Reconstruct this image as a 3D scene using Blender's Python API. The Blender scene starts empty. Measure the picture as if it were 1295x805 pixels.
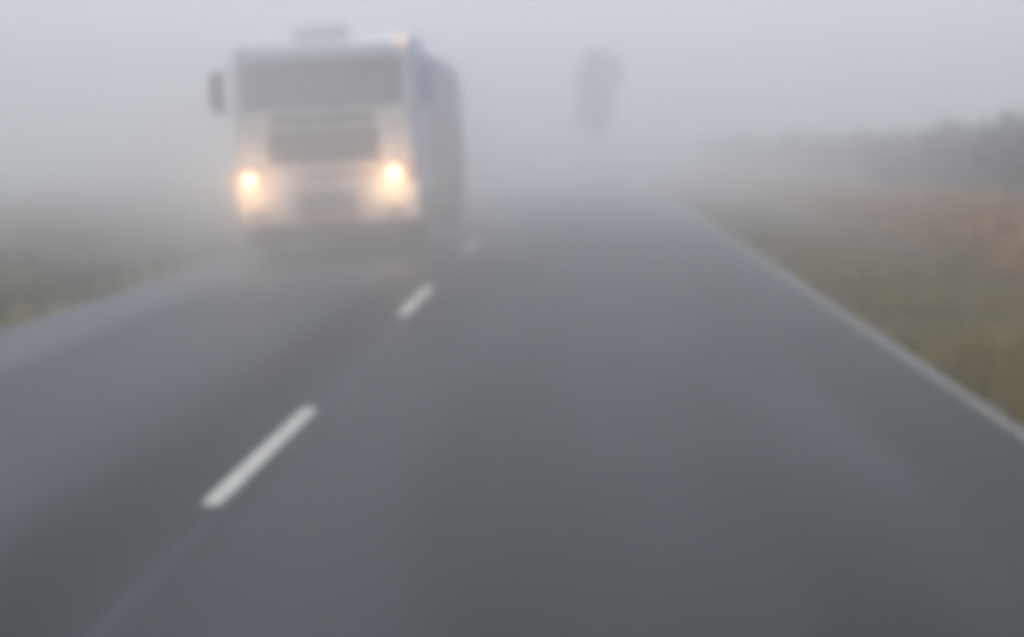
import bpy, bmesh, math, random
from mathutils import Vector, Matrix, noise

random.seed(7)
R = math.radians
scn = bpy.context.scene
COL = scn.collection

# ------------------------------------------------------------------ settings
FOG_DENSITY = 0.024
MIST_DENSITY = 0.115
SUN_STRENGTH = 1.6
SKY_STRENGTH = 0.15
SUN_EL, SUN_AZ = R(56), R(-3)

# ------------------------------------------------------------------ materials
def new_mat(name):
    m = bpy.data.materials.new(name)
    m.use_nodes = True
    nt = m.node_tree
    return m, nt, nt.nodes['Principled BSDF']

def mat(name, col, rough=0.6, metal=0.0, spec=0.5, var=0.12, scale=6.0, bump=0.0, coat=0.0, dirt=None, emit=None, es=0.0):
    """Procedural material: base colour broken up by two noises, an optional dirt colour in patches."""
    m, nt, b = new_mat(name)
    N, L = nt.nodes, nt.links
    tc = N.new('ShaderNodeTexCoord')
    nz = N.new('ShaderNodeTexNoise'); nz.inputs['Scale'].default_value = scale; nz.inputs['Detail'].default_value = 6
    L.new(tc.outputs['Object'], nz.inputs['Vector'])
    rp = N.new('ShaderNodeValToRGB')
    lo = [max(0, c * (1 - var)) for c in col]; hi = [min(1, c * (1 + var)) for c in col]
    rp.color_ramp.elements[0].position = 0.3; rp.color_ramp.elements[0].color = (*lo, 1)
    rp.color_ramp.elements[1].position = 0.7; rp.color_ramp.elements[1].color = (*hi, 1)
    L.new(nz.outputs['Fac'], rp.inputs['Fac'])
    out = rp.outputs['Color']
    if dirt:
        n2 = N.new('ShaderNodeTexNoise'); n2.inputs['Scale'].default_value = scale * 0.35; n2.inputs['Detail'].default_value = 8
        L.new(tc.outputs['Object'], n2.inputs['Vector'])
        r2 = N.new('ShaderNodeValToRGB'); r2.color_ramp.elements[0].position = 0.42; r2.color_ramp.elements[1].position = 0.72
        L.new(n2.outputs['Fac'], r2.inputs['Fac'])
        mx = N.new('ShaderNodeMix'); mx.data_type = 'RGBA'
        L.new(r2.outputs['Color'], mx.inputs['Factor']); L.new(out, mx.inputs['A']); mx.inputs['B'].default_value = (*dirt, 1)
        out = mx.outputs['Result']
    L.new(out, b.inputs['Base Color'])
    b.inputs['Roughness'].default_value = rough
    b.inputs['Metallic'].default_value = metal
    b.inputs['Specular IOR Level'].default_value = spec
    b.inputs['Coat Weight'].default_value = coat
    if bump:
        bp = N.new('ShaderNodeBump'); bp.inputs['Strength'].default_value = bump; bp.inputs['Distance'].default_value = 0.01
        n3 = N.new('ShaderNodeTexNoise'); n3.inputs['Scale'].default_value = scale * 8; n3.inputs['Detail'].default_value = 4
        L.new(tc.outputs['Object'], n3.inputs['Vector']); L.new(n3.outputs['Fac'], bp.inputs['Height'])
        L.new(bp.outputs['Normal'], b.inputs['Normal'])
    if emit:
        b.inputs['Emission Color'].default_value = (*emit, 1); b.inputs['Emission Strength'].default_value = es
    return m

def leaf_mat(name, cols, rough=0.65):
    """Foliage: colour picked per leaf clump, with some light let through."""
    m, nt, b = new_mat(name)
    N, L = nt.nodes, nt.links
    tc = N.new('ShaderNodeTexCoord')
    nz = N.new('ShaderNodeTexNoise'); nz.inputs['Scale'].default_value = 1.1; nz.inputs['Detail'].default_value = 8; nz.inputs['Roughness'].default_value = 0.7
    L.new(tc.outputs['Object'], nz.inputs['Vector'])
    rp = N.new('ShaderNodeValToRGB'); cr = rp.color_ramp
    cr.elements[0].position = 0.3; cr.elements[0].color = (*cols[0], 1)
    cr.elements[1].position = 0.7; cr.elements[1].color = (*cols[-1], 1)
    for i, c in enumerate(cols[1:-1]):
        e = cr.elements.new(0.3 + 0.4 * (i + 1) / (len(cols) - 1)); e.color = (*c, 1)
    L.new(nz.outputs['Fac'], rp.inputs['Fac'])
    L.new(rp.outputs['Color'], b.inputs['Base Color'])
    b.inputs['Roughness'].default_value = rough
    b.inputs['Specular IOR Level'].default_value = 0.2
    return m

def asphalt_mat():
    m, nt, b = new_mat('wet_asphalt')
    N, L = nt.nodes, nt.links
    tc = N.new('ShaderNodeTexCoord')
    sep = N.new('ShaderNodeSeparateXYZ'); L.new(tc.outputs['UV'], sep.inputs[0])   # U: metres across, V: metres along
    agg = N.new('ShaderNodeTexNoise'); agg.inputs['Scale'].default_value = 90; agg.inputs['Detail'].default_value = 4
    L.new(tc.outputs['Object'], agg.inputs['Vector'])
    mp = N.new('ShaderNodeMapping'); mp.inputs['Scale'].default_value = (0.9, 0.10, 1)
    L.new(tc.outputs['UV'], mp.inputs['Vector'])
    streak = N.new('ShaderNodeTexNoise'); streak.inputs['Scale'].default_value = 0.9; streak.inputs['Detail'].default_value = 6
    L.new(mp.outputs['Vector'], streak.inputs['Vector'])
    def band(c, w, soft):                     # 1 inside |u-c|<w, fading over soft
        s = N.new('ShaderNodeMath'); s.operation = 'SUBTRACT'; L.new(sep.outputs['X'], s.inputs[0]); s.inputs[1].default_value = c
        a = N.new('ShaderNodeMath'); a.operation = 'ABSOLUTE'; L.new(s.outputs[0], a.inputs[0])
        r = N.new('ShaderNodeMapRange'); r.interpolation_type = 'SMOOTHSTEP'
        r.inputs['From Min'].default_value = w + soft; r.inputs['From Max'].default_value = max(0, w - soft * 0.2)
        L.new(a.outputs[0], r.inputs['Value'])
        return r.outputs['Result']
    def mix(fac, a, bcol, k=1.0):
        x = N.new('ShaderNodeMix'); x.data_type = 'RGBA'
        if k != 1.0:
            mm = N.new('ShaderNodeMath'); mm.operation = 'MULTIPLY'; L.new(fac, mm.inputs[0]); mm.inputs[1].default_value = k; fac = mm.outputs[0]
        L.new(fac, x.inputs['Factor'])
        if isinstance(a, tuple): x.inputs['A'].default_value = (*a, 1)
        else: L.new(a, x.inputs['A'])
        x.inputs['B'].default_value = (*bcol, 1)
        return x.outputs['Result']
    r0 = N.new('ShaderNodeValToRGB')
    r0.color_ramp.elements[0].position = 0.35; r0.color_ramp.elements[0].color = (0.009, 0.013, 0.014, 1)
    r0.color_ramp.elements[1].position = 0.75; r0.color_ramp.elements[1].color = (0.022, 0.028, 0.031, 1)
    L.new(agg.outputs['Fac'], r0.inputs['Fac'])
    c = r0.outputs['Color']
    sr = N.new('ShaderNodeMapRange'); sr.interpolation_type = 'SMOOTHSTEP'; sr.inputs['From Min'].default_value = 0.38; sr.inputs['From Max'].default_value = 0.68
    L.new(streak.outputs['Fac'], sr.inputs['Value'])
    c = mix(sr.outputs['Result'], c, (0.074, 0.088, 0.092), 0.75)  # lengthwise streaks, damp sheen painted in as paler colour
    c = mix(band(-4.75, 0.52, 0.35), c, (0.14, 0.145, 0.154), 0.8)      # paler shoulder, wet sky reflection painted into its colour
    c = mix(band(-3.1, 0.45, 0.85), c, (0.105, 0.114, 0.118), 0.5)      # broad paler strip along the left lane
    c = mix(band(-1.95, 0.12, 0.4), c, (0.008, 0.009, 0.009), 0.6)
    c = mix(band(0.15, 0.25, 0.6), c, (0.05, 0.05, 0.056), 0.25)
    c = mix(band(-1.50, 0.020, 0.03), c, (0.10, 0.10, 0.11), 0.35)    # sealed joint under the centre line
    L.new(c, b.inputs['Base Color'])
    rr = N.new('ShaderNodeMapRange'); rr.inputs['To Min'].default_value = 0.42; rr.inputs['To Max'].default_value = 0.7
    L.new(streak.outputs['Fac'], rr.inputs['Value']); L.new(rr.outputs['Result'], b.inputs['Roughness'])
    b.inputs['Specular IOR Level'].default_value = 0.12
    bp = N.new('ShaderNodeBump'); bp.inputs['Strength'].default_value = 0.5; bp.inputs['Distance'].default_value = 0.006
    L.new(agg.outputs['Fac'], bp.inputs['Height']); L.new(bp.outputs['Normal'], b.inputs['Normal'])
    return m

def ground_mat():
    m, nt, b = new_mat('rough_grassland')
    N, L = nt.nodes, nt.links
    tc = N.new('ShaderNodeTexCoord')
    sep = N.new('ShaderNodeSeparateXYZ'); L.new(tc.outputs['Object'], sep.inputs[0])
    nz = N.new('ShaderNodeTexNoise'); nz.inputs['Scale'].default_value = 0.5; nz.inputs['Detail'].default_value = 9; nz.inputs['Roughness'].default_value = 0.65
    L.new(tc.outputs['Object'], nz.inputs['Vector'])
    rp = N.new('ShaderNodeValToRGB'); cr = rp.color_ramp
    cr.elements[0].position = 0.32; cr.elements[0].color = (0.09, 0.08, 0.018, 1)
    cr.elements[1].position = 0.70; cr.elements[1].color = (0.23, 0.16, 0.035, 1)
    e = cr.elements.new(0.5); e.color = (0.15, 0.118, 0.026, 1)
    L.new(nz.outputs['Fac'], rp.inputs['Fac'])
    L.new(rp.outputs['Color'], b.inputs['Base Color'])
    b.inputs['Roughness'].default_value = 0.95; b.inputs['Specular IOR Level'].default_value = 0.1
    bp = N.new('ShaderNodeBump'); bp.inputs['Strength'].default_value = 0.8; bp.inputs['Distance'].default_value = 0.08
    n2 = N.new('ShaderNodeTexNoise'); n2.inputs['Scale'].default_value = 9; n2.inputs['Detail'].default_value = 6
    L.new(tc.outputs['Object'], n2.inputs['Vector']); L.new(n2.outputs['Fac'], bp.inputs['Height']); L.new(bp.outputs['Normal'], b.inputs['Normal'])
    return m

def paint_mat(name, col, wear):
    m, nt, b = new_mat(name)
    N, L = nt.nodes, nt.links
    tc = N.new('ShaderNodeTexCoord')
    nz = N.new('ShaderNodeTexNoise'); nz.inputs['Scale'].default_value = 14; nz.inputs['Detail'].default_value = 8; nz.inputs['Roughness'].default_value = 0.7
    L.new(tc.outputs['Object'], nz.inputs['Vector'])
    rp = N.new('ShaderNodeValToRGB')
    rp.color_ramp.elements[0].position = wear - 0.06; rp.color_ramp.elements[0].color = (0.06, 0.062, 0.06, 1)
    rp.color_ramp.elements[1].position = wear + 0.06; rp.color_ramp.elements[1].color = (*col, 1)
    L.new(nz.outputs['Fac'], rp.inputs['Fac']); L.new(rp.outputs['Color'], b.inputs['Base Color'])
    b.inputs['Roughness'].default_value = 0.55
    return m

M = {
    'asphalt': asphalt_mat(), 'ground': ground_mat(),
    'dash': paint_mat('white_road_paint', (0.64, 0.62, 0.53), 0.40),
    'edge': paint_mat('worn_road_paint', (0.22, 0.212, 0.16), 0.48),
    'white': mat('white_truck_paint', (0.86, 0.86, 0.84), 0.4, coat=0.2, var=0.04, dirt=(0.70, 0.68, 0.63)),
    'grey': mat('grey_visor_paint', (0.50, 0.50, 0.50), 0.4, var=0.08),
    'blue': mat('blue_side_paint', (0.03, 0.15, 0.44), 0.4, var=0.12, dirt=(0.04, 0.15, 0.38)),
    'tarp': mat('slate_blue_tarpaulin', (0.025, 0.070, 0.16), 0.6, var=0.25, scale=2.0, dirt=(0.045, 0.075, 0.12)),
    'black': mat('black_plastic', (0.014, 0.014, 0.014), 0.6, var=0.2),
    'chassis': mat('dirty_dark_steel', (0.035, 0.034, 0.032), 0.7, var=0.3, dirt=(0.07, 0.062, 0.05)),
    'rubber': mat('tyre_rubber', (0.02, 0.02, 0.02), 0.85, var=0.25),
    'rim': mat('painted_steel_rim', (0.30, 0.30, 0.30), 0.45, metal=0.4, var=0.15, dirt=(0.12, 0.11, 0.10)),
    'glass': mat('dark_windscreen_glass', (0.10, 0.102, 0.105), 0.12, var=0.2, scale=1.5),
    'mirror': mat('mirror_glass', (0.6, 0.6, 0.6), 0.08, metal=1.0),
    'reflector': mat('fog_lamp_lens', (0.5, 0.49, 0.47), 0.2, metal=0.5),
    'lamp': mat('lit_headlight_bulb', (1, 0.9, 0.7), 0.3, emit=(1.0, 0.80, 0.45), es=14),
    'amber': mat('lit_amber_lens', (0.9, 0.35, 0.05), 0.3, emit=(1.0, 0.50, 0.15), es=2.2),
    'amber_off': mat('amber_lens', (0.6, 0.22, 0.03), 0.3),
    'beacon': mat('clear_roof_lamp', (0.88, 0.88, 0.87), 0.3),
    'red': mat('brick_red_badge', (0.30, 0.17, 0.14), 0.5),
    'pale': mat('pale_pink_lettering', (0.86, 0.52, 0.42), 0.5),
    'bark': mat('dark_bark', (0.045, 0.038, 0.030), 0.9, var=0.3, bump=0.6),
    'hedge': leaf_mat('dull_green_leaves', [(0.09, 0.095, 0.055), (0.14, 0.145, 0.080), (0.20, 0.20, 0.11)]),
    'tree': leaf_mat('dark_tree_leaves', [(0.008, 0.012, 0.007), (0.015, 0.022, 0.012), (0.025, 0.032, 0.017)]),
    'grass': leaf_mat('tan_grass', [(0.20, 0.14, 0.010), (0.40, 0.265, 0.014), (0.54, 0.345, 0.024)]),
    'grass_dull': leaf_mat('dull_olive_grass', [(0.12, 0.105, 0.022), (0.20, 0.165, 0.03), (0.27, 0.205, 0.045)]),
    'bracken': leaf_mat('dry_orange_bracken', [(0.40, 0.20, 0.035), (0.62, 0.35, 0.06), (0.70, 0.46, 0.11)]),
}

# ------------------------------------------------------------------ helpers
def link(name, bm, material, parent=None, smooth=False):
    me = bpy.data.meshes.new(name)
    bmesh.ops.recalc_face_normals(bm, faces=bm.faces)
    bm.to_mesh(me); bm.free()
    mats = material if isinstance(material, (list, tuple)) else [material]
    for q in mats: me.materials.append(q)
    if smooth:
        for p in me.polygons: p.use_smooth = True
    o = bpy.data.objects.new(name, me)
    COL.objects.link(o)
    if parent: o.parent = parent
    return o

def tag(o, label=None, cat=None, group=None, kind=None):
    if label: o['label'] = label
    if cat: o['category'] = cat
    if group: o['group'] = group
    if kind: o['kind'] = kind
    return o

def empty(name, loc, rot=(0, 0, 0)):
    o = bpy.data.objects.new(name, None)
    o.empty_display_size = 0.3
    o.location = loc; o.rotation_euler = rot
    COL.objects.link(o)
    return o

def add_box(bm, x0, x1, y0, y1, z0, z1, bev=0.0, seg=2):
    t = bmesh.new()
    bmesh.ops.create_cube(t, size=1.0)
    bmesh.ops.scale(t, vec=(x1 - x0, y1 - y0, z1 - z0), verts=t.verts)
    bmesh.ops.translate(t, vec=((x0 + x1) / 2, (y0 + y1) / 2, (z0 + z1) / 2), verts=t.verts)
    if bev:
        bmesh.ops.bevel(t, geom=t.edges[:], offset=bev, segments=seg, affect='EDGES', profile=0.6)
    me = bpy.data.meshes.new('tmp'); t.to_mesh(me); t.free()
    bm.from_mesh(me); bpy.data.meshes.remove(me)

def add_cyl(bm, p, axis, r0, r1, length, seg=24):
    """Frustum from p along axis."""
    d = Vector(axis).normalized()
    q = Vector((0, 0, 1)).rotation_difference(d).to_matrix().to_4x4()
    mtx = Matrix.Translation(Vector(p) + d * length / 2) @ q
    bmesh.ops.create_cone(bm, cap_ends=True, cap_tris=False, segments=seg, radius1=r0, radius2=r1, depth=length, matrix=mtx)

def add_tube(bm, pts, r, seg=8):
    for a, b in zip(pts[:-1], pts[1:]):
        a, b = Vector(a), Vector(b)
        add_cyl(bm, a, b - a, r, r, (b - a).length, seg)

def add_prism(bm, prof, x0, x1, bev=0.0, seg=3):
    """Side profile [(y, z)] pushed from x0 to x1."""
    t = bmesh.new()
    va = [t.verts.new((x0, y, z)) for y, z in prof]
    vb = [t.verts.new((x1, y, z)) for y, z in prof]
    n = len(prof)
    t.faces.new(va); t.faces.new(vb[::-1])
    for i in range(n):
        t.faces.new((va[i], vb[i], vb[(i + 1) % n], va[(i + 1) % n]))
    bmesh.ops.recalc_face_normals(t, faces=t.faces)
    if bev:
        bmesh.ops.bevel(t, geom=t.edges[:], offset=bev, segments=seg, affect='EDGES', profile=0.5)
    me = bpy.data.meshes.new('tmp'); t.to_mesh(me); t.free()
    bm.from_mesh(me); bpy.data.meshes.remove(me)

def box_obj(name, material, parent, *a, bev=0.0, smooth=False):
    bm = bmesh.new(); add_box(bm, *a, bev=bev)
    return link(name, bm, material, parent, smooth)

# ------------------------------------------------------------------ the lie of the land
CROWN = -1.6                                   # the road's crown runs under the centre line
def road_shift(y):                             # the road bends gently left past 38 m
    return -((y - 38) ** 2) / 200.0 if y > 38 else 0.0
def road_z(x):
    return -0.04 * (CROWN - x) if x < CROWN else -0.02 * (x - CROWN)
EDGE_L, EDGE_R = -5.15, 2.47
def sstep(a, b, v):
    t = max(0, min(1, (v - a) / (b - a))); return t * t * (3 - 2 * t)
def ground_z(x, y):
    u = x - road_shift(min(y, 140))
    n = noise.noise(Vector((x * 0.22, y * 0.22, 0))) * 0.10 + noise.noise(Vector((x * 0.05, y * 0.05, 4))) * 0.25
    if EDGE_L - 0.3 < u < EDGE_R + 0.3:
        return road_z(min(max(u, EDGE_L), EDGE_R)) - 0.10
    if u >= EDGE_R:
        d = u - EDGE_R
        base = road_z(EDGE_R) - 0.03
        z = base - 0.06 * sstep(0.3, 1.2, d) + 0.30 * sstep(1.4, 4.2, d) + 0.25 * sstep(5, 14, d)
        return z + n * sstep(0.6, 3, d)
    d = EDGE_L - u
    base = road_z(EDGE_L) - 0.03
    return base - 0.16 * sstep(0.4, 1.8, d) + 0.12 * sstep(2, 5, d) + n * sstep(0.8, 5, d)

def axis_steps(lo, hi, fine_lo, fine_hi, step, grow=1.35):
    v = [fine_lo + i * step for i in range(int((fine_hi - fine_lo) / step) + 1)]
    s, p = step, v[-1]
    while p < hi: s *= grow; p += s; v.append(min(p, hi))
    s, p = step, v[0]; left = []
    while p > lo: s *= grow; p -= s; left.append(max(p, lo))
    return left[::-1] + v

bm = bmesh.new()
xs = axis_steps(-600, 600, -14, 14, 0.35); ys = axis_steps(-600, 600, -6, 100, 0.8)
grid = [[bm.verts.new((x, y, ground_z(x, y))) for x in xs] for y in ys]
for j in range(len(ys) - 1):
    for i in range(len(xs) - 1):
        bm.faces.new((grid[j][i], grid[j][i + 1], grid[j + 1][i + 1], grid[j + 1][i]))
tag(link('ground', bm, M['ground'], smooth=True), kind='structure')

def road_strip(bm, u0, u1, y0, y1, dz, step=1.0, n=1, uv=None):
    """Sheet between offsets u0..u1 from the road's axis, y0..y1 along it, dz above the asphalt."""
    k = max(1, int(math.ceil((y1 - y0) / step)))
    rows = []
    for j in range(k + 1):
        y = y0 + (y1 - y0) * j / k
        rows.append([bm.verts.new((u0 + (u1 - u0) * i / n + road_shift(y), y, road_z(u0 + (u1 - u0) * i / n) + dz)) for i in range(n + 1)])
    for j in range(k):
        for i in range(n):
            f = bm.faces.new((rows[j][i], rows[j][i + 1], rows[j + 1][i + 1], rows[j + 1][i]))
            if uv:
                for l in f.loops:
                    l[uv].uv = (l.vert.co.x - road_shift(l.vert.co.y), l.vert.co.y)

bm = bmesh.new(); uvl = bm.loops.layers.uv.new('UVMap')
road_strip(bm, EDGE_L, CROWN, -30, 140, 0, 2.0, 8, uvl)
road_strip(bm, CROWN, EDGE_R, -30, 140, 0, 2.0, 8, uvl)
bmesh.ops.remove_doubles(bm, verts=bm.verts, dist=0.0005)
for e in [e for e in bm.edges if e.is_boundary]:            # worn edge drops to the verge
    pass
tag(link('road', bm, M['asphalt'], smooth=True), kind='structure')

# painted markings: each dash a sheet of its own in one set, and the edge line
bm = bmesh.new()
def dash(y0, y1, ua, ub, w):
    n = 10; v = []
    for j in range(n + 1):
        t = j / n; y = y0 + (y1 - y0) * t; u = ua + (ub - ua) * t
        row = []
        for s in (-1, 1):
            uu = u + s * w / 2 * (1.0 if 0 < j < n else 0.86)
            row.append(bm.verts.new((uu + road_shift(y), y, road_z(uu) + 0.005)))
        v.append(row)
    for j in range(n): bm.faces.new((v[j][0], v[j][1], v[j + 1][1], v[j + 1][0]))
dash(6.05, 8.35, -1.555, -1.55, 0.085)
dash(12.95, 15.6, -1.60, -1.62, 0.10)
dash(20.6, 23.2, -1.66, -1.68, 0.10)
for k in range(1, 8): dash(20.6 + 7.6 * k, 23.2 + 7.6 * k, -1.7, -1.7, 0.12)
for k in range(1, 4): dash(6.13 - 7.0 * k, 8.45 - 7.0 * k, -1.55, -1.55, 0.12)
tag(link('centre_line_marking', bm, M['dash']), kind='structure')
bm = bmesh.new(); v = []
for j in range(151):
    y = -10 + j
    u = 2.385 + 0.0006 * max(0, y - 8)
    v.append([bm.verts.new((u + s * 0.05 + road_shift(y), y, road_z(u + s * 0.05) + 0.005)) for s in (-1, 1)])
for j in range(150): bm.faces.new((v[j][0], v[j][1], v[j + 1][1], v[j + 1][0]))
tag(link('edge_line_marking', bm, M['edge']), kind='structure')

# ------------------------------------------------------------------ verge growth
def blade(bm, x, y, z, h, w, lean, ang):
    c, s = math.cos(ang), math.sin(ang)
    a = bm.verts.new((x - c * w, y - s * w, z)); b = bm.verts.new((x + c * w, y + s * w, z))
    lx, ly = -s * lean, c * lean
    m1 = bm.verts.new((x - c * w * 0.7 + lx * 0.4, y - s * w * 0.7 + ly * 0.4, z + h * 0.6))
    m2 = bm.verts.new((x + c * w * 0.7 + lx * 0.4, y + s * w * 0.7 + ly * 0.4, z + h * 0.6))
    t = bm.verts.new((x + lx, y + ly, z + h))
    bm.faces.new((a, b, m2, m1)); bm.faces.new((m1, m2, t))

def scatter_blades(n, u0, u1, y0, y1, hmin, hmax, w, clump):
    bm = bmesh.new(); k = 0
    while k < n:
        y = y0 + (y1 - y0) * random.random() ** 1.6
        u = random.uniform(u0, u1); x = u + road_shift(y)
        dens = noise.noise(Vector((x * clump, y * clump, 9)))
        if dens < -0.25 and random.random() < 0.7: continue
        for q in range(3):
            xx, yy = x + random.gauss(0, 0.06), y + random.gauss(0, 0.06)
            if EDGE_L - 0.02 < xx - road_shift(yy) < EDGE_R - 0.03: continue
            h = random.uniform(hmin, hmax) * (1 + 0.5 * dens)
            blade(bm, xx, yy, ground_z(xx, yy) - 0.02, h, w * random.uniform(.6, 1.3), random.uniform(0.1, 0.6) * h, random.uniform(0, 6.283))
        k += 1
    return bm
bm = scatter_blades(9000, EDGE_R + 0.03, 6.0, 4, 50, 0.10, 0.34, 0.012, 0.5)
tag(link('verge_grass', bm, M['grass']), 'tan and olive rough grass on the verge right of the road', 'grass', kind='stuff')
bm = scatter_blades(9000, -16, EDGE_L - 0.03, 8, 60, 0.08, 0.30, 0.016, 0.4)
tag(link('verge_grass', bm, M['grass_dull']), 'dull olive rough grass on the verge left of the road', 'grass', kind='stuff')
bm = scatter_blades(8000, 4.6, 7.2, 10, 55, 0.22, 0.60, 0.03, 0.45)
tag(link('dry_bracken', bm, M['bracken']), 'dry orange brown bracken on the bank right of the road', 'bracken', kind='stuff')

# ------------------------------------------------------------------ foliage
def leaf_cloud(bm, centre, rad, n, size, shell=0.35):
    c = Vector(centre)
    for _ in range(n):
        d = Vector((random.gauss(0, 1), random.gauss(0, 1), random.gauss(0, 1))).normalized()
        r = shell + (1 - shell) * random.random() ** 0.6
        p = c + Vector((d.x * rad[0], d.y * rad[1], d.z * rad[2])) * r
        if noise.noise(p * 1.7) < -0.30: continue                       # gaps
        s = size * random.uniform(0.6, 1.5)
        nrm = (d + Vector((random.gauss(0, .6), random.gauss(0, .6), random.gauss(0, .6) + .3))).normalized()
        t1 = nrm.orthogonal().normalized(); t1.rotate(Matrix.Rotation(random.uniform(0, 6.283), 3, nrm)); t2 = nrm.cross(t1)
        vs = [bm.verts.new(p + t1 * s), bm.verts.new(p + t2 * s * .5 + nrm * s * .15), bm.verts.new(p - t1 * s), bm.verts.new(p - t2 * s * .5 + nrm * s * .15)]
        bm.faces.new(vs)

def limb(bm, a, b, r0, r1, bend=0.15, seg=8, n=4):
    a, b = Vector(a), Vector(b); prev = a
    for i in range(1, n + 1):
        t = i / n
        p = a.lerp(b, t) + Vector((random.gauss(0, bend), random.gauss(0, bend), 0)) * (0 if i == n else 1) * (b - a).length * .25
        q0, q1 = r0 + (r1 - r0) * (i - 1) / n, r0 + (r1 - r0) * t
        add_cyl(bm, prev - (p - prev) * .06, p - prev, q0, q1, (p - prev).length * 1.1, seg)
        prev = p

# hedgerow along the bank on the right
hz = empty('hedgerow', (7.6, 30, ground_z(7.6, 30)))
tag(hz, 'dark leafy hedgerow on the bank behind the dry bracken, right of the road', 'hedge')
leaf = bmesh.new()
off = Vector(hz.location)
y = 10.0
while y < 62:
    u = 7.7 + random.gauss(0, .35) + 0.02 * (y - 14); x = u + road_shift(y)
    top = 1.85 + 0.25 * noise.noise(Vector((y * 0.23, 3, 0))) + random.uniform(-.08, .08) + .24 * max(0, 1 - (y - 10) / 45)
    gz = ground_z(x, y)
    for q in range(2):
        stem = bmesh.new()
        limb(stem, Vector((x + random.gauss(0, .2), y + random.gauss(0, .3), gz - .1)) - off, Vector((x + random.gauss(0, .5), y + random.gauss(0, .5), gz + top * random.uniform(.5, .85))) - off, 0.03, 0.010, seg=5, n=3)
        link('stem', stem, M['bark'], hz)
    for q in range(4):
        leaf_cloud(leaf, Vector((x + random.gauss(0, .45), y + random.gauss(0, .5), gz + top * random.uniform(.30, .68))) - off,
                   (random.uniform(.45, .8), random.uniform(.5, .9), top * random.uniform(.28, .40)), 230, 0.06)
    y += random.uniform(0.65, 0.95)
link('foliage', leaf, M['hedge'], hz)

# lone tree where the road bends away
TX, TY = 0.50, 62.0
tz = ground_z(TX, TY)
tr = empty('roadside_tree', (TX, TY, tz))
tag(tr, 'small round crowned tree fading into the fog where the road bends away ahead', 'tree')
bm = bmesh.new()
limb(bm, (0, 0, -.15), (.05, 0, 2.4), .06, .05, bend=.05, n=5)
limb(bm, (.05, 0, 2.3), (.3, .1, 4.9), .08, .025)
for k in range(9):
    a = k * 2.4; z0 = 2.0 + .28 * k
    limb(bm, (.05, 0, z0), (math.cos(a) * .7, math.sin(a) * .7, z0 + .7), .045, .012, seg=6, n=3)
link('trunk', bm, M['bark'], tr)
bm = bmesh.new()
for (cx, cz, rx, rz, n) in ((-.15, 2.66, .80, .70, 3600), (-.12, 3.15, .84, .72, 3000), (0, 3.7, .80, .6, 1000), (-.40, 4.2, .75, .7, 420), (.50, 4.3, .72, .65, 380), (.02, 4.7, 1.0, .75, 620), (.15, 5.1, .85, .45, 320)):
    leaf_cloud(bm, (cx, random.uniform(-.15, .15), cz), (rx, rx, rz), n, .085, .15)
link('crown', bm, M['tree'], tr)

def halo_bowl(cx, cz):
    # headlight bowl, halo painted as warm emission, brightest around the bulb, fading outward
    m, nt, b = new_mat('headlight_halo_bowl')
    N, L = nt.nodes, nt.links
    tc = N.new('ShaderNodeTexCoord'); mp = N.new('ShaderNodeMapping'); mp.inputs['Location'].default_value = (-cx, 0, -cz); mp.inputs['Scale'].default_value = (1, 0, 1)
    L.new(tc.outputs['Object'], mp.inputs['Vector'])
    ln = N.new('ShaderNodeVectorMath'); ln.operation = 'LENGTH'; L.new(mp.outputs['Vector'], ln.inputs[0])
    rp = N.new('ShaderNodeValToRGB'); cr = rp.color_ramp
    cr.elements[0].position = 0.03; cr.elements[0].color = (1.0, .62, .24, 1)
    cr.elements[1].position = 0.24; cr.elements[1].color = (.10, .03, .012, 1)
    e = cr.elements.new(.12); e.color = (.55, .24, .075, 1)
    L.new(ln.outputs['Value'], rp.inputs['Fac']); L.new(rp.outputs['Color'], b.inputs['Emission Color'])
    b.inputs['Emission Strength'].default_value = 0.9
    b.inputs['Base Color'].default_value = (.6, .58, .55, 1); b.inputs['Roughness'].default_value = .3
    return m

# ------------------------------------------------------------------ the truck (front at local y = 0, faces -y)
D0 = 20.6; TRX = -3.50
truck = empty('truck', (TRX, D0, road_z(TRX)), (0, R(-3.0), 0))
tag(truck, 'white cab over lorry with lit headlights and blue side coming along the oncoming lane', 'truck')

# cab shell: side profile (y, z)
prof = [(0.02, 0.62), (0.0, 1.25), (0.02, 2.00), (0.14, 2.74), (0.24, 2.93), (0.50, 3.02), (2.05, 3.04), (2.10, 2.9), (2.10, 0.95), (1.95, 0.72)]
bm = bmesh.new(); add_prism(bm, prof, -1.23, 1.23, bev=0.07)
bmesh.ops.recalc_face_normals(bm, faces=bm.faces)
cab = link('cab', bm, [M['white'], M['blue']], truck)
for p in cab.data.polygons:
    p.use_smooth = True
    if abs(p.normal.x) > 0.85: p.material_index = 1

def front_sheet(name, material, parent, x0, x1, z0, z1, proud=0.012, thick=0.03, r=0.05):
    """A rounded panel lying on the cab's front, following its slope."""
    def yf(z):
        for (ya, za), (yb, zb) in zip(prof[:-1], prof[1:]):
            if za <= z <= zb: return ya + (yb - ya) * (z - za) / (zb - za)
        return 0.0
    bm = bmesh.new(); outl = []
    for cx, cz, a0 in ((x1 - r, z1 - r, 0), (x0 + r, z1 - r, 90), (x0 + r, z0 + r, 180), (x1 - r, z0 + r, 270)):
        for k in range(5):
            a = R(a0 + k * 22.5); outl.append((cx + r * math.cos(a), cz + r * math.sin(a)))
    f = [bm.verts.new((x, yf(z) - proud, z)) for x, z in outl]
    b = [bm.verts.new((x, yf(z) - proud + thick, z)) for x, z in outl]
    bm.faces.new(f); bm.faces.new(b[::-1])
    for i in range(len(f)):
        j = (i + 1) % len(f); bm.faces.new((f[i], f[j], b[j], b[i]))
    return link(name, bm, material, parent)

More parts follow.
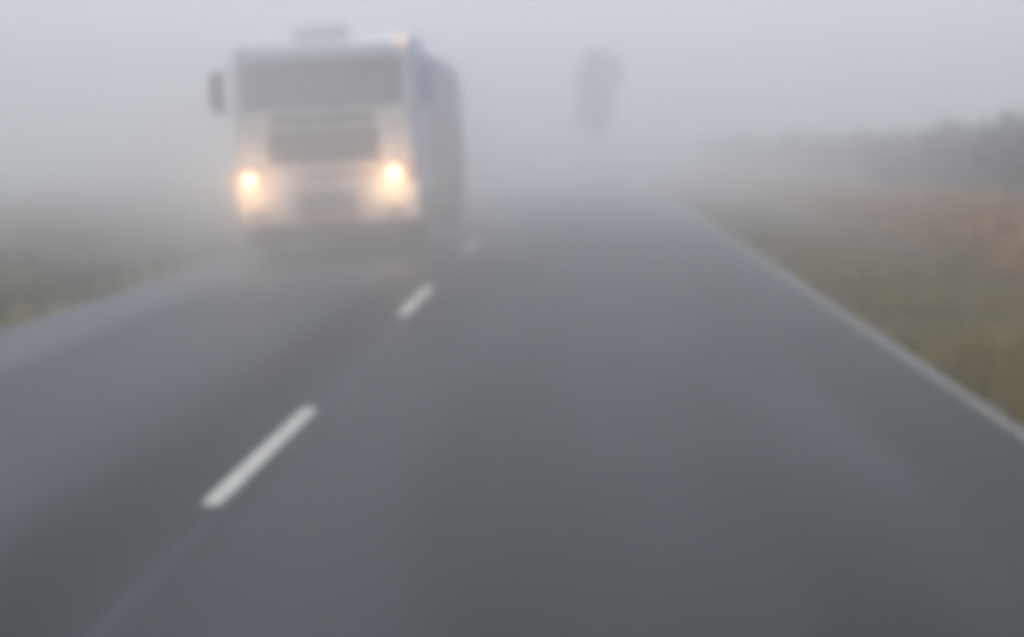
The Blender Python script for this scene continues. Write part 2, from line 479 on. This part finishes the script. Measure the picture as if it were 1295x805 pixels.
ws = front_sheet('windscreen', M['glass'], truck, -1.09, 1.09, 2.05, 2.70)
for x in (-0.55, 0.15):                                               # wipers parked along the lower edge
    bm = bmesh.new(); add_tube(bm, [(x, -.03, 2.03), (x + .52, -.015, 2.13)], .012, 6); add_tube(bm, [(x + .2, -.028, 2.06), (x + .75, -.005, 2.15)], .009, 6)
    link('wiper', bm, M['black'], ws)
# sun visor over the windscreen
bm = bmesh.new(); add_prism(bm, [(-.10, 2.70), (-.08, 2.68), (.16, 2.80), (.16, 2.86), (.02, 2.84)], -1.12, 1.12, bev=.008)
link('sun_visor', bm, M['grey'], truck)
# upper slot and main grille with slats
sl = front_sheet('air_slot', M['black'], truck, -.72, .70, 1.83, 1.96, r=.03)
gr = front_sheet('grille', M['black'], truck, -.78, .76, 1.31, 1.76)
bm = bmesh.new()
for k in range(5): add_box(bm, -.70, .68, -.032, -.016, 1.365 + k * .085, 1.385 + k * .085, bev=.005)
link('slat', bm, M['chassis'], gr)
# brick red name strip with two pale upright strokes
st = front_sheet('name_strip', M['red'], truck, -.36, .62, 1.10, 1.165, r=.02)
for x, q in ((-.30, .7), (-.17, .6), (-.06, 1), (.16, 1), (.36, .65), (.52, .6)):
    bm = bmesh.new(); add_box(bm, x - .026, x + .026, -.024, -.0145, 1.13 - .06 * q, 1.13 + .06 * q, bev=.004)
    for v in bm.verts: v.co.x += (v.co.z - 1.13) * .25
    link('letter_stroke', bm, M['pale'], st)
# bumper with lower grille, plate and headlights
bm = bmesh.new(); add_box(bm, -1.26, 1.26, -.09, .30, .46, .98, bev=.06, seg=3)
bu = link('bumper', bm, M['white'], truck, True)
bm = bmesh.new(); add_box(bm, -.42, .44, -.105, -.06, .62, .94, bev=.012)
lg = link('lower_grille', bm, M['grey'], truck)
bm = bmesh.new()
for k in range(4): add_box(bm, -.38, .40, -.112, -.104, .655 + k * .065, .68 + k * .065)
link('slat', bm, M['chassis'], lg)
bm = bmesh.new(); add_box(bm, -.40, .46, -.108, -.085, .51, .62, bev=.006)
pl = link('number_plate', bm, M['red'], truck)
for x in (-.34, -.02, .04, .18, .22, .34, .40):
    bm = bmesh.new(); add_box(bm, x - .019, x + .019, -.1135, -.107, .525, .605)
    link('letter_stroke', bm, M['pale'], pl)
bm = bmesh.new(); add_box(bm, -1.15, 1.15, .02, .25, .24, .397, bev=.03)
link('air_dam', bm, M['black'], truck)
for s in (-1, 1):
    x = -.06 + s * 1.0
    bm = bmesh.new(); add_box(bm, x - .20, x + .20, -.05, .12, .96, 1.29, bev=.05, seg=3)
    h = link('headlight', bm, halo_bowl(x, 1.11), truck, True)
    bm = bmesh.new(); add_cyl(bm, (x, -.052, 1.12), (0, -1, 0), .036, .033, .018, 28)
    link('bulb_lens', bm, M['lamp'], h)
    bm = bmesh.new(); add_box(bm, x + s * .21, x + s * .235, -.045, .1, 1.02, 1.24, bev=.006)
    link('indicator', bm, M['amber_off'], h)
    ld = bpy.data.lights.new('headlight_halo_light', 'POINT'); ld.energy = 16; ld.color = (1.0, .60, .32); ld.shadow_soft_size = .14  # added point light ahead of the lens, for halo and spill on the cab
    lo = bpy.data.objects.new('headlight_halo_light', ld); COL.objects.link(lo); lo.parent = h; lo.location = (x, -.42, 1.04)
    bm = bmesh.new(); add_box(bm, s * .95 - .13, s * .95 + .13, -.103, -.05, .56, .70, bev=.02)
    link('fog_lamp', bm, M['reflector'], truck)
    # mirror on two arms
    bm = bmesh.new(); add_box(bm, s * 1.44 - .10, s * 1.44 + .10, -.06, .08, 2.06, 2.58, bev=.04, seg=3)
    mi = link('wing_mirror', bm, M['black'] if s < 0 else M['blue'], truck, True)
    bm = bmesh.new(); add_box(bm, s * 1.44 - .08, s * 1.44 + .08, .077, .085, 2.12, 2.52); link('mirror_glass', bm, M['mirror'], mi)
    bm = bmesh.new(); add_tube(bm, [(s * 1.20, .25, 2.62), (s * 1.44, .02, 2.61), (s * 1.44, .02, 2.04), (s * 1.20, .25, 2.02)], .016); link('mirror_arm', bm, M['black'], mi)
    # door with window, handle and steps
    bm = bmesh.new(); add_prism(bm, [(.42, 1.0), (.42, 2.0), (.52, 2.72), (1.45, 2.76), (1.5, 2.0), (1.5, 1.0)], s * 1.231, s * 1.246)
    dr = link('door', bm, M['blue'], truck)
    bm = bmesh.new(); add_prism(bm, [(.50, 2.02), (.58, 2.66), (1.38, 2.68), (1.42, 2.02)], s * 1.244, s * 1.254); link('window', bm, M['glass'], dr)
    bm = bmesh.new(); add_box(bm, s * 1.262 - .014, s * 1.262 + .014, 1.26, 1.44, 1.52, 1.56, bev=.008); link('handle', bm, M['black'], dr)
    bm = bmesh.new(); add_prism(bm, [(.03, 2.02), (.16, 2.74), (.22, 2.74), (.09, 2.02)], s * 1.236, s * 1.225); link('pillar_trim', bm, M['white'], truck)
    for za in (.45, .74):
        bm = bmesh.new(); add_box(bm, s * 1.20 - .10, s * 1.20 + .06, .50, .95, za, za + .045, bev=.01)
        link('step', bm, M['chassis'], truck)
    bm = bmesh.new(); add_box(bm, s * 1.13 - .04, s * 1.13 + .04, .10, .16, 2.86, 2.91, bev=.015)
    link('marker_lamp', bm, M['amber'] if s > 0 else M['amber_off'], truck)
# lamp bar on the roof
bm = bmesh.new(); add_box(bm, -.42, .36, .50, .58, 3.04, 3.085, bev=.01); add_box(bm, -.40, -.36, .52, .56, 3.0, 3.05); add_box(bm, .30, .34, .52, .56, 3.0, 3.05)
rb = link('roof_lamp_bar', bm, M['white'], truck)
for x in (-.33, -.12, .09, .28):
    bm = bmesh.new(); add_cyl(bm, (x, .56, 3.125), (0, -1, 0), .055, .072, .10, 20)
    link('roof_lamp', bm, M['beacon'], rb, True)
# cargo body: rounded top tarpaulin, bed and tailboard
cs = []
for k in range(7): a = R(90 * k / 6); cs.append((1.25 - .38 + .38 * math.cos(a), 2.66 + .38 * math.sin(a)))
cs = [(1.25, 1.12)] + cs + [(-x, z) for x, z in cs[::-1]] + [(-1.25, 1.12)]
bm = bmesh.new(); rows = []
ycs = [2.35 + i * .2575 for i in range(25)]
for i, yy in enumerate(ycs):
    sag = 1.0 if i % 4 == 0 else .988 if i % 4 in (1, 3) else .982
    if i in (0, len(ycs) - 1): sag = .965
    rows.append([bm.verts.new((x * sag, yy, 1.12 + (z - 1.12) * sag)) for x, z in cs])
n = len(cs)
for a, b in zip(rows[:-1], rows[1:]):
    for i in range(n): bm.faces.new((a[i], a[(i + 1) % n], b[(i + 1) % n], b[i]))
bm.faces.new(rows[0]); bm.faces.new(rows[-1][::-1])
link('cargo_cover', bm, M['tarp'], truck, True)
bm = bmesh.new(); add_box(bm, -1.26, 1.26, 2.30, 8.62, .96, 1.118, bev=.015); link('cargo_bed', bm, M['chassis'], truck)
bm = bmesh.new(); add_box(bm, -1.24, 1.24, 2.22, 2.318, 1.12, 2.6, bev=.01); link('headboard', bm, M['blue'], truck)
bm = bmesh.new()
for s in (-1, 1): add_box(bm, s * .42 - .05, s * .42 + .05, .4, 8.5, .62, .957)
for yy in (.6, 2.4, 4.2, 6.2, 8.3): add_box(bm, -.37, .37, yy - .05, yy + .05, .66, .9)
for yy in (1.38, 5.9, 7.15): add_cyl(bm, (-1.0, yy, .50), (1, 0, 0), .07, .07, 2.0, 16)
link('chassis', bm, M['chassis'], truck)
for s in (-1, 1):
    bm = bmesh.new(); add_box(bm, s * 1.02 - .18, s * 1.02 + .18, 2.5, 3.9, .42, .90, bev=.08, seg=3); link('fuel_tank', bm, M['chassis'], truck, True)
    bm = bmesh.new(); add_box(bm, s * 1.2 - .015, s * 1.2 + .015, 4.0, 5.2, .5, .92, bev=.008); link('side_guard', bm, M['chassis'], truck)
    bm = bmesh.new()
    for k in range(9):
        a0, a1 = R(20 * k), R(20 * (k + 1)); q = .60
        add_tube(bm, [(s * 1.04, 1.38 + q * math.cos(a0), .50 + q * math.sin(a0)), (s * 1.04, 1.38 + q * math.cos(a1), .50 + q * math.sin(a1))], .03, 6)
    link('wheel_arch', bm, M['black'], truck)
    for yy in (5.28, 7.78):
        bm = bmesh.new(); add_box(bm, s * .98 - .26, s * .98 + .26, yy - .01, yy + .01, .22, .95); link('mud_flap', bm, M['rubber'], truck)

def tyre_bm(w, r):
    bm = bmesh.new()
    pr = [(-.42 * w, .58 * r), (-.5 * w, .70 * r), (-.5 * w, .90 * r), (-.42 * w, .98 * r), (-.15 * w, r), (.15 * w, r), (.42 * w, .98 * r), (.5 * w, .90 * r), (.5 * w, .70 * r), (.42 * w, .58 * r)]
    S = 36; rings = []
    for k in range(S):
        a = 2 * math.pi * k / S; g = 1.0 if k % 2 else .988
        rings.append([bm.verts.new((x, q * (g if q > .95 * r else 1) * math.cos(a), q * (g if q > .95 * r else 1) * math.sin(a))) for x, q in pr])
    for k in range(S):
        A, B = rings[k], rings[(k + 1) % S]
        for i in range(len(pr)): bm.faces.new((A[i], A[(i + 1) % len(pr)], B[(i + 1) % len(pr)], B[i]))
    return bm
def wheel(x, y, w, s):
    wh = empty('wheel', (x, y, .50)); wh.parent = truck
    link('tyre', tyre_bm(w, .50), M['rubber'], wh, True)
    bm = bmesh.new(); add_cyl(bm, (-s * w * .3, 0, 0), (s, 0, 0), .29, .285, w * .42, 28); add_cyl(bm, (s * w * .1, 0, 0), (s, 0, 0), .12, .09, w * .35, 20)
    for k in range(8):
        a = k * math.pi / 4; add_cyl(bm, (s * w * .12, .2 * math.cos(a), .2 * math.sin(a)), (s, 0, 0), .02, .018, .04, 8)
    link('rim', bm, M['rim'], wh)
for s in (-1, 1):
    wheel(s * 1.07, 1.38, .30, s)
    for yy in (5.9, 7.15): wheel(s * .98, yy, .52, s)

# ------------------------------------------------------------------ fog
bm = bmesh.new(); add_box(bm, -590, 590, -590, 590, -3, 15)
fg = tag(link('fog', bm, None), kind='structure')
m = bpy.data.materials.new('fog'); m.use_nodes = True
nt = m.node_tree; nt.nodes.clear()
o = nt.nodes.new('ShaderNodeOutputMaterial'); vs = nt.nodes.new('ShaderNodeVolumeScatter')
vs.inputs['Color'].default_value = (0.998, 0.998, 1.0, 1); vs.inputs['Density'].default_value = FOG_DENSITY; vs.inputs['Anisotropy'].default_value = 0.70
nt.links.new(vs.outputs[0], o.inputs['Volume'])
try: m.cycles.homogeneous_volume = True
except Exception: pass
fg.data.materials.clear(); fg.data.materials.append(m)

# road spray drifting round the lorry: the same fog, thicker there, thinning out to nothing
bm = bmesh.new(); add_box(bm, -45, 40, -5, 90, -2, 14)
mt = link('mist', bm, None); tag(mt, kind='structure')
m = bpy.data.materials.new('spray_mist'); m.use_nodes = True
nt = m.node_tree; nt.nodes.clear()
o = nt.nodes.new('ShaderNodeOutputMaterial'); vs = nt.nodes.new('ShaderNodeVolumeScatter')
vs.inputs['Color'].default_value = (0.998, 0.998, 1.0, 1); vs.inputs['Anisotropy'].default_value = 0.70
tc = nt.nodes.new('ShaderNodeTexCoord'); mp = nt.nodes.new('ShaderNodeMapping')
mp.vector_type = 'TEXTURE'; mp.inputs['Location'].default_value = (-3.6, 20.0, 1.2); mp.inputs['Scale'].default_value = (4.2, 9.5, 3.6)
ln = nt.nodes.new('ShaderNodeVectorMath'); ln.operation = 'LENGTH'
mr = nt.nodes.new('ShaderNodeMapRange'); mr.interpolation_type = 'SMOOTHERSTEP'
mr.inputs['From Min'].default_value = 1.0; mr.inputs['From Max'].default_value = 0.0; mr.inputs['To Min'].default_value = 0.0; mr.inputs['To Max'].default_value = MIST_DENSITY
nt.links.new(tc.outputs['Object'], mp.inputs['Vector']); nt.links.new(mp.outputs['Vector'], ln.inputs[0]); nt.links.new(ln.outputs['Value'], mr.inputs['Value'])
sp = nt.nodes.new('ShaderNodeSeparateXYZ'); nt.links.new(tc.outputs['Object'], sp.inputs[0])
m2 = nt.nodes.new('ShaderNodeMapRange'); m2.interpolation_type = 'SMOOTHSTEP'       # the bank thickens down the road
m2.inputs['From Min'].default_value = 9; m2.inputs['From Max'].default_value = 42; m2.inputs['To Max'].default_value = 0.036
nt.links.new(sp.outputs['Y'], m2.inputs['Value'])
ad = nt.nodes.new('ShaderNodeMath'); nt.links.new(mr.outputs['Result'], ad.inputs[0]); 
m3 = nt.nodes.new('ShaderNodeMapRange'); m3.interpolation_type = 'SMOOTHSTEP'       # and lies thickest near the ground
m3.inputs['From Min'].default_value = 0.8; m3.inputs['From Max'].default_value = 3.6; m3.inputs['To Min'].default_value = 1.0; m3.inputs['To Max'].default_value = 0.35
nt.links.new(sp.outputs['Z'], m3.inputs['Value'])
mu = nt.nodes.new('ShaderNodeMath'); mu.operation = 'MULTIPLY'; nt.links.new(m2.outputs['Result'], mu.inputs[0]); nt.links.new(m3.outputs['Result'], mu.inputs[1])
nt.links.new(mu.outputs[0], ad.inputs[1])
nt.links.new(ad.outputs[0], vs.inputs['Density']); nt.links.new(vs.outputs[0], o.inputs['Volume'])
try: m.cycles.volume_step_rate = 0.22
except Exception: pass
mt.data.materials.clear(); mt.data.materials.append(m)

# ------------------------------------------------------------------ light
w = bpy.data.worlds.new('World'); scn.world = w; w.use_nodes = True
nt = w.node_tree; bg = nt.nodes['Background']
sky = nt.nodes.new('ShaderNodeTexSky'); sky.sky_type = 'NISHITA'; sky.sun_disc = False
sky.sun_elevation = SUN_EL; sky.sun_rotation = SUN_AZ; sky.dust_density = 1.0; sky.air_density = 1.0
hs = nt.nodes.new('ShaderNodeHueSaturation'); hs.inputs['Saturation'].default_value = 0.7     # overcast: less blue
nt.links.new(sky.outputs[0], hs.inputs['Color']); nt.links.new(hs.outputs[0], bg.inputs['Color'])
bg.inputs['Strength'].default_value = SKY_STRENGTH
sl = bpy.data.lights.new('sun', 'SUN'); sl.energy = SUN_STRENGTH; sl.angle = R(15); sl.color = (1, .975, .95)
so = bpy.data.objects.new('sun', sl); COL.objects.link(so)
sd = Vector((math.sin(SUN_AZ) * math.cos(SUN_EL), math.cos(SUN_AZ) * math.cos(SUN_EL), math.sin(SUN_EL)))
so.rotation_euler = sd.to_track_quat('Z', 'Y').to_euler()

# ------------------------------------------------------------------ camera
cd = bpy.data.cameras.new('camera'); cd.sensor_width = 36; cd.lens = 52.8; cd.clip_end = 3000; cd.clip_start = .05
co = bpy.data.objects.new('camera', cd); COL.objects.link(co)
co.location = (0, 0, 1.5); co.rotation_euler = (R(90 - 6.68), 0, R(2.79))
cd.dof.use_dof = True; cd.dof.focus_distance = 1.0; cd.dof.aperture_fstop = 6.0
scn.camera = co

# ------------------------------------------------------------------ renderer
scn.render.engine = 'CYCLES'
cy = scn.cycles
cy.max_bounces = 16; cy.diffuse_bounces = 3; cy.glossy_bounces = 3; cy.volume_bounces = 8; cy.transparent_max_bounces = 8
cy.use_denoising = True
try: cy.denoiser = 'OPENIMAGEDENOISE'
except Exception: pass
cy.pixel_filter_type = 'BLACKMAN_HARRIS'; cy.filter_width = 10.0
cy.sample_clamp_indirect = 8.0
scn.view_settings.view_transform = 'Standard'; scn.view_settings.look = 'None'
scn.view_settings.exposure = 0; scn.view_settings.gamma = 1
